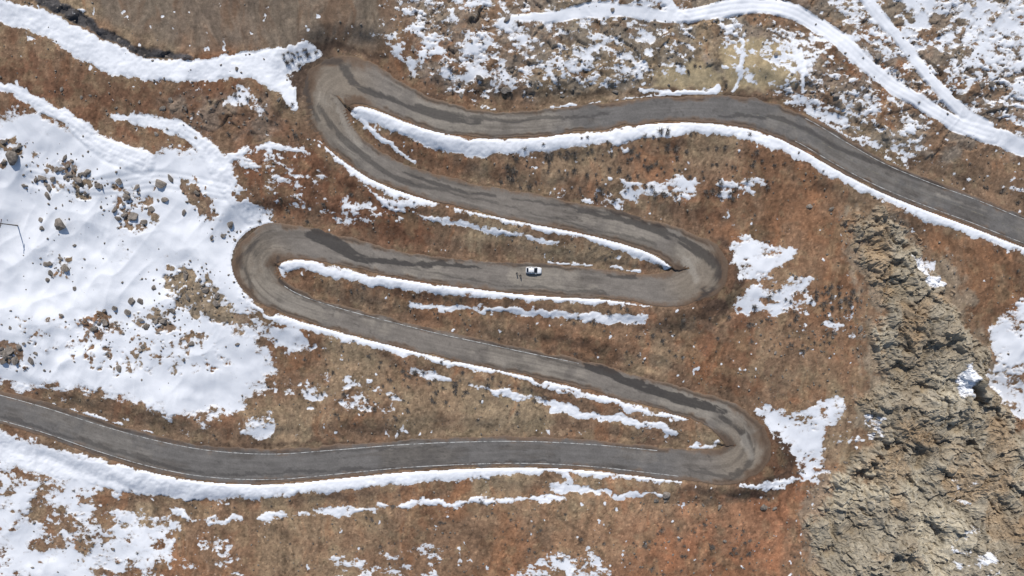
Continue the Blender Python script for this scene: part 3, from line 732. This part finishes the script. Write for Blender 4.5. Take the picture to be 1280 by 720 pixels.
for (a_,b_,r,n_,s0,s1) in SC:
    for _ in range(int(n_*1.8)):
        q=rng.uniform(0,6.28); rr=r*math.sqrt(rng.uniform()); x,y,z=place(a_+rr*math.cos(q)*1.2,b_+rr*math.sin(q)*.55)
        if gd(x,y)<1.2 or float(hq(x,y,crG))>0 : continue
        SH.append((x,y,z,(s0+(s1-s0)*rng.uniform()**1.6)*0.85))
n=1100; xx=rng.uniform(-148,148,n); yy=rng.uniform(-88,88,n); dd_=hq(xx,yy,D); sn_=hq(xx,yy,snowgrid); zz=hq(xx,yy); cl=fbm(xx,yy,14,3,960)*1.6; cg=hq(xx,yy,crG); ca=hq(xx,yy,calmG)
for i in range(n):
    if dd_[i]<1.2 or sn_[i]>0.5 or cl[i]<0.05 or cg[i]>0 or ca[i]>.2: continue
    SH.append((xx[i],yy[i],zz[i],rng.uniform(0.3,0.7)))
SH.sort(key=lambda t:-t[3])
sms=[]
for V_,F_ in su_:
    me=bpy.data.meshes.new("shrub"); me.from_pydata([tuple(v) for v in V_],[],[tuple(int(i) for i in f) for f in F_]); me.update(); me.materials.append(MS); sms.append(me)
for (x,y,z,s) in SH[:295]:
    ob=bpy.data.objects.new("shrub",sms[rng.randint(6)]); scene.collection.objects.link(ob)
    ob.location=(x,y,z); ob.scale=(s,s*rng.uniform(.8,1.1),s); ob.rotation_euler=(0,0,rng.uniform(0,6.28))
    ob["label"]="low leafless grey brown shrub on the dry slope"; ob["category"]="shrub"; ob["group"]="leafless shrubs dotted over the hillside"
items=[(x,y,z,s,rng.uniform(0,6.28),rng.randint(6)) for (x,y,z,s) in SH[295:]]
me=multi("low_scrub",[v for v,f in su_],su_[0][1],items,MS)
obj_from(me,"low_scrub",None,kind="stuff",label="small dry scrub tufts covering the brown slope",category="scrub")

# ------------------------------------------------------------ simple materials
def plain(name,c,r=0.5,metal=0.0,var=0.08):
    m,nt,b=new_mat(name); tc=N(nt,'ShaderNodeTexCoord').outputs['Object']; a=noise(nt,tc,6,3)
    nt.links.new(mixrgb(nt,a,tuple(x*(1-var) for x in c),tuple(min(1,x*(1+var)) for x in c)),b.inputs['Base Color'])
    b.inputs['Roughness'].default_value=r; b.inputs['Metallic'].default_value=metal; b.inputs['Specular IOR Level'].default_value=0.5; return m
MW=plain("white_car_paint",(0.80,0.80,0.79),0.3,0,0.02); MGl=plain("dark_window_glass",(0.012,0.014,0.017),0.12); MT=plain("tyre_rubber",(0.02,0.02,0.02),0.8)
MRim=plain("alloy_rim",(0.5,0.5,0.5),0.3,0.8); MLt=plain("clear_lamp",(0.6,0.62,0.64),0.1); MTl=plain("red_lamp",(0.35,0.02,0.02),0.2); MBk=plain("black_trim",(0.02,0.02,0.02),0.5)
MWd=plain("weathered_pole_wood",(0.14,0.11,0.08),0.85,0,0.25); MIn=plain("ceramic",(0.35,0.30,0.25),0.3)

def child(par,name,verts,faces,mat,bev=0,smooth=False,label=None):
    me=bpy.data.meshes.new(name); me.from_pydata(verts,[],faces); me.update()
    bm=bmesh.new(); bm.from_mesh(me); bmesh.ops.recalc_face_normals(bm,faces=bm.faces)
    if bev: bmesh.ops.bevel(bm,geom=[e for e in bm.edges if e.calc_face_angle(0)>0.5],offset=bev,segments=2,affect='EDGES')
    bm.to_mesh(me); bm.free()
    if smooth: me.polygons.foreach_set("use_smooth",[True]*len(me.polygons))
    me.materials.append(mat); ob=bpy.data.objects.new(name,me); scene.collection.objects.link(ob); ob.parent=par
    if label: ob["label"]=label
    return ob
def boxv(cx,cy,cz,sx,sy,sz):
    v=[(cx+a*sx/2,cy+b*sy/2,cz+c*sz/2) for a in(-1,1) for b in(-1,1) for c in(-1,1)]
    return v,[(0,1,3,2),(4,6,7,5),(0,4,5,1),(2,3,7,6),(0,2,6,4),(1,5,7,3)]
def cyl(cx,cy,z0,z1,r0,r1,axis='z',n=14):
    v=[]
    for z,r in((z0,r0),(z1,r1)):
        for i in range(n):
            a=6.28318*i/n; p=(r*math.cos(a),r*math.sin(a))
            v.append((cx+p[0],cy+p[1],z) if axis=='z' else (cx+p[0],z,cy+p[1]))
    f=[(i,(i+1)%n,n+(i+1)%n,n+i) for i in range(n)]+[tuple(range(n))[::-1],tuple(range(n,2*n))]
    return v,f
# ------------------------------------------------------------ car
def build_car(u,v,ang):
    x,y,z=place(u,v); i=nearest_i(u,v)
    zr=rz[i]+0.075
    car=bpy.data.objects.new("parked_car",None); scene.collection.objects.link(car); car.location=(x,y,zr); car.rotation_euler=(0,0,ang)
    car["label"]="white hatchback car parked on the asphalt mountain road"; car["category"]="car"
    st=[(-2.15,.66,.48,.80),(-2.08,.80,.32,.93),(-1.75,.88,.24,1.0),(-1.0,.91,.22,.98),(0,.91,.22,.95),(0.9,.90,.22,.93),(1.5,.88,.24,.88),(1.95,.80,.28,.76),(2.15,.62,.38,.64)]
    V_=[];F_=[]
    for (a,hw,zb,zt) in st:
        V_+=[(a,-hw*.85,zb),(a,-hw,zb+.14),(a,-hw,zt-.14),(a,-hw*.86,zt-.01),(a,-hw*.4,zt+.02),(a,hw*.4,zt+.02),(a,hw*.86,zt-.01),(a,hw,zt-.14),(a,hw,zb+.14),(a,hw*.85,zb)]
    for k in range(len(st)-1):
        for q in range(10): F_.append((k*10+q,k*10+(q+1)%10,k*10+10+(q+1)%10,k*10+10+q))
    F_+=[tuple(range(10)),tuple(range(len(st)*10-10,len(st)*10))[::-1]]
    b0=len(V_); lo=[(-2.0,-.76,.95),(-2.0,.76,.95),(1.05,.78,.93),(1.05,-.78,.93)]; hi=[(-1.35,-.56,1.47),(-1.35,.56,1.47),(0.0,.57,1.49),(0.0,-.57,1.49)]
    V_+=lo+hi; F_+=[(b0,b0+1,b0+5,b0+4),(b0+1,b0+2,b0+6,b0+5),(b0+2,b0+3,b0+7,b0+6),(b0+3,b0,b0+4,b0+7),(b0+4,b0+5,b0+6,b0+7),(b0,b0+3,b0+2,b0+1)]
    child(car,"body",V_,F_,MW,0.03,True)
    L_=[Vector(p) for p in lo]; H_=[Vector(p) for p in hi]
    def pane(nm,a,b,c,d,k=0.1,kz=0.12,lab=None):
        n=(b-a).cross(d-a).normalized(); ce=(a+b+c+d)/4
        def inn(p0,p1,q0,q1,s,t): return (p0.lerp(p1,s)).lerp(q0.lerp(q1,s),t)
        pts=[inn(a,b,d,c,s,t) for s,t in((k,kz),(1-k,kz),(1-k,1-kz),(k,1-kz))]
        if n.dot(ce-Vector((-.6,0,1.1)))<0: n=-n
        vs=[tuple(p+n*0.015) for p in pts]+[tuple(p-n*0.01) for p in pts]
        child(car,nm,vs,[(0,1,2,3),(7,6,5,4),(0,4,5,1),(1,5,6,2),(2,6,7,3),(3,7,4,0)],MGl)
    pane("windscreen",L_[3],L_[2],H_[2],H_[3],.04,.06); pane("rear_window",L_[0],L_[1],H_[1],H_[0],.06,.10)
    for a,b in((0,3),(1,2)):
        mL=L_[a].lerp(L_[b],.5); mH=H_[a].lerp(H_[b],.5)
        pane("side_window",L_[a],mL,mH,H_[a],.12,.12); pane("side_window",mL,L_[b],H_[b],mH,.08,.12)
    for sy in(-1,1):
        for cx in (-0.75,0.3):
            d=child(car,"door",*boxv(cx,sy*.905,.60,.98,.03,.52),MW,0.01)
            child(d,"handle",*boxv(cx-.3,sy*.925,.76,.18,.03,.04),MBk)
        for cx in(-1.35,1.35):
            w=bpy.data.objects.new("wheel",None); scene.collection.objects.link(w); w.parent=car
            child(w,"tyre",*cyl(cx,.32,sy*.72,sy*.93,.32,.32,'y',24),MT,0.02); child(w,"rim",*cyl(cx,.32,sy*.90,sy*.945,.21,.19,'y',16),MRim)
        child(car,"headlight",*boxv(1.98,sy*.58,.63,.26,.3,.13),MLt,0.03); child(car,"tail_light",*boxv(-2.06,sy*.66,.80,.14,.22,.18),MTl,0.03)
        child(car,"side_mirror",*boxv(.62,sy*.96,.98,.14,.2,.13),MW,0.03)
    child(car,"bumper",*boxv(2.1,0,.36,.16,1.25,.14),MBk,0.03); child(car,"grille",*boxv(2.13,0,.52,.08,.7,.12),MBk,0.02)
    child(car,"roof_aerial",*cyl(-1.3,0,1.47,1.75,.012,.006),MBk)
build_car(667,338,math.radians(-2))

# ------------------------------------------------------------ people
MSk=plain("skin",(0.42,0.26,0.19),0.6); MHr=plain("dark_hair",(0.02,0.015,0.012),0.6)
def build_person(u,v,ang,jc,tc_,label,stride=0.18,armf=0.15):
    x,y,z=place(u,v); i=nearest_i(u,v); zr=rz[i]+0.075
    V_=[];E=[];R=[]
    def add(p,r,par=None):
        V_.append(p); R.append(r); 
        if par is not None: E.append((par,len(V_)-1))
        return len(V_)-1
    pel=add((0,0,.95),(.16,.12)); wa=add((0,0,1.10),(.14,.105),pel); ch=add((0.01,0,1.30),(.17,.12),wa); sh=add((0,0,1.45),(.13,.09),ch)
    nk=add((0.01,0,1.53),(.055,.055),sh); hd=add((0.03,0,1.63),(.085,.09),nk); tp=add((0.025,0,1.73),(.075,.085),hd); add((0.02,0,1.78),(.045,.05),tp)
    add((0.125,0,1.63),(.016,.014),hd)
    hands=[]
    for s in(-1,1):
        hp=add((0,s*.09,.90),(.10,.10),pel); kn=add((s*stride*.5+.03,s*.11,.50),(.065,.065),hp); an=add((s*stride-.02,s*.12,.10),(.045,.045),kn)
        hl_=add((s*stride-.02,s*.12,.05),(.045,.04),an); add((s*stride+.17,s*.13,.035),(.04,.03),hl_)
        so=add((0,s*.20,1.42),(.065,.06),sh); el=add((-s*armf*.5-.03,s*.27,1.14),(.05,.05),so); wr=add((-s*armf+.10,s*.29,.90),(.032,.03),el); pm=add((-s*armf+.13,s*.29,.83),(.038,.022),wr)
        hands.append((-s*armf+.13,s*.29,.80))
        for q in range(4):
            ox=-.03+.02*q; l=[.055,.07,.075,.06][q]
            f1_=add((-s*armf+.13+ox,s*.29,.79),(.010,.010),pm); f2_=add((-s*armf+.14+ox,s*.285,.79-l*.6),(.009,.009),f1_); add((-s*armf+.145+ox,s*.275,.79-l),(.008,.008),f2_)
        t1=add((-s*armf+.175,s*.28,.83),(.011,.011),pm); add((-s*armf+.19,s*.27,.79),(.009,.009),t1)
    me=bpy.data.meshes.new("tmp"); me.from_pydata(V_,E,[]); me.update()
    o=bpy.data.objects.new("tmp",me); scene.collection.objects.link(o)
    bm=bmesh.new(); bm.from_mesh(me); ly=bm.verts.layers.skin.verify(); bm.verts.ensure_lookup_table()
    for k,vt in enumerate(bm.verts): vt[ly].radius=R[k]; vt[ly].use_root=(k==0)
    bm.to_mesh(me); bm.free()
    o.modifiers.new("s",'SKIN'); sb=o.modifiers.new("d",'SUBSURF'); sb.levels=2; sb.render_levels=2
    bpy.context.view_layer.update(); dg=bpy.context.evaluated_depsgraph_get(); nm=bpy.data.meshes.new_from_object(o.evaluated_get(dg)); bpy.data.objects.remove(o)
    nm.name="person"; nm.materials.clear()
    for m_ in (MSk,plain("jacket",jc,.8),plain("trousers",tc_,.85),MBk): nm.materials.append(m_)
    for p in nm.polygons:
        c=p.center; p.use_smooth=True
        hand=min((Vector(h)-c).length for h in hands)<.115
        p.material_index=0 if (hand or c.z>1.52) else (3 if c.z<.10 else (2 if c.z<.93 and abs(c.y)<.25 else 1))
    ob=obj_from(nm,"person",None,label=label,category="person",group="people standing by the parked car"); ob.location=(x,y,zr); ob.rotation_euler=(0,0,ang); ob.scale=(1.05,1.05,1.05)
    bm=bmesh.new(); bmesh.ops.create_uvsphere(bm,u_segments=16,v_segments=10,radius=.108)
    for vt in bm.verts: vt.co=Vector((vt.co.x*1.02-.005,vt.co.y*.95,vt.co.z*1.05+1.70))
    bmesh.ops.delete(bm,geom=[v_ for v_ in bm.verts if v_.co.x>.03 and v_.co.z<1.70],context='VERTS'); hm=bpy.data.meshes.new("hair"); bm.to_mesh(hm); bm.free(); hm.materials.append(MHr)
    h=bpy.data.objects.new("hair",hm); scene.collection.objects.link(h); h.parent=ob
build_person(646,341.5,math.radians(-20),(0.012,0.014,0.02),(0.015,0.015,0.02),"person in dark jacket and trousers standing on the road")
build_person(650.5,344.5,math.radians(150),(0.03,0.02,0.018),(0.02,0.022,0.03),"person in brown jacket walking on the road near the car",.22,.2)

# ------------------------------------------------------------ utility pole
def build_pole(u,v,h,ang,lab):
    x,y,z=place(u,v); p=bpy.data.objects.new("utility_pole",None); scene.collection.objects.link(p); p.location=(x,y,z-.1); p.rotation_euler=(0,0,ang)
    p["label"]=lab; p["category"]="utility pole"
    child(p,"pole",*cyl(0,0,0,h,.17,.12),MWd); child(p,"crossarm",*boxv(0,0,h-.35,2.4,.16,.16),MWd,.01)
    child(p,"brace",[(-.8,.09,h-.45),(-.7,.09,h-.45),(.05,.09,h-1.3),(-.05,.09,h-1.3),(-.8,.13,h-.45),(-.7,.13,h-.45),(.05,.13,h-1.3),(-.05,.13,h-1.3)],[(0,1,2,3),(7,6,5,4),(0,4,5,1),(1,5,6,2),(2,6,7,3),(3,7,4,0)],MWd)
    for q in(-1.05,0,1.05): child(p,"insulator",*cyl(q,0,h-.27 if q else h,h-.02 if q else h+.25,.07,.04),MIn)
build_pole(22,282,7.0,math.radians(80),"dark wooden utility pole with crossarm standing in snow")

# ------------------------------------------------------------ light, sky, camera
el=math.radians(50)
az_from=math.radians(10)
sd_=Vector((-math.sin(az_from)*math.cos(el),math.cos(az_from)*math.cos(el),math.sin(el)))
sun=bpy.data.lights.new("sun",'SUN'); sun.energy=4.0; sun.angle=math.radians(0.5); sun.color=(1.0,0.965,0.92)
so=bpy.data.objects.new("sun",sun); scene.collection.objects.link(so); so.rotation_euler=sd_.to_track_quat('Z','Y').to_euler(); so.location=(0,50,150)
w=bpy.data.worlds.new("World"); scene.world=w; w.use_nodes=True; nt=w.node_tree; bg=nt.nodes['Background']
sk=nt.nodes.new('ShaderNodeTexSky'); sk.sky_type='NISHITA'; sk.sun_disc=False; sk.sun_elevation=el; sk.sun_rotation=-az_from; sk.altitude=1500
nt.links.new(sk.outputs[0],bg.inputs[0]); bg.inputs[1].default_value=0.11
cam=bpy.data.cameras.new("camera"); cam.sensor_width=36; cam.lens=36*HC/(1280*S); cam.clip_end=5000
co=bpy.data.objects.new("camera",cam); scene.collection.objects.link(co); co.location=(0,0,HC); scene.camera=co
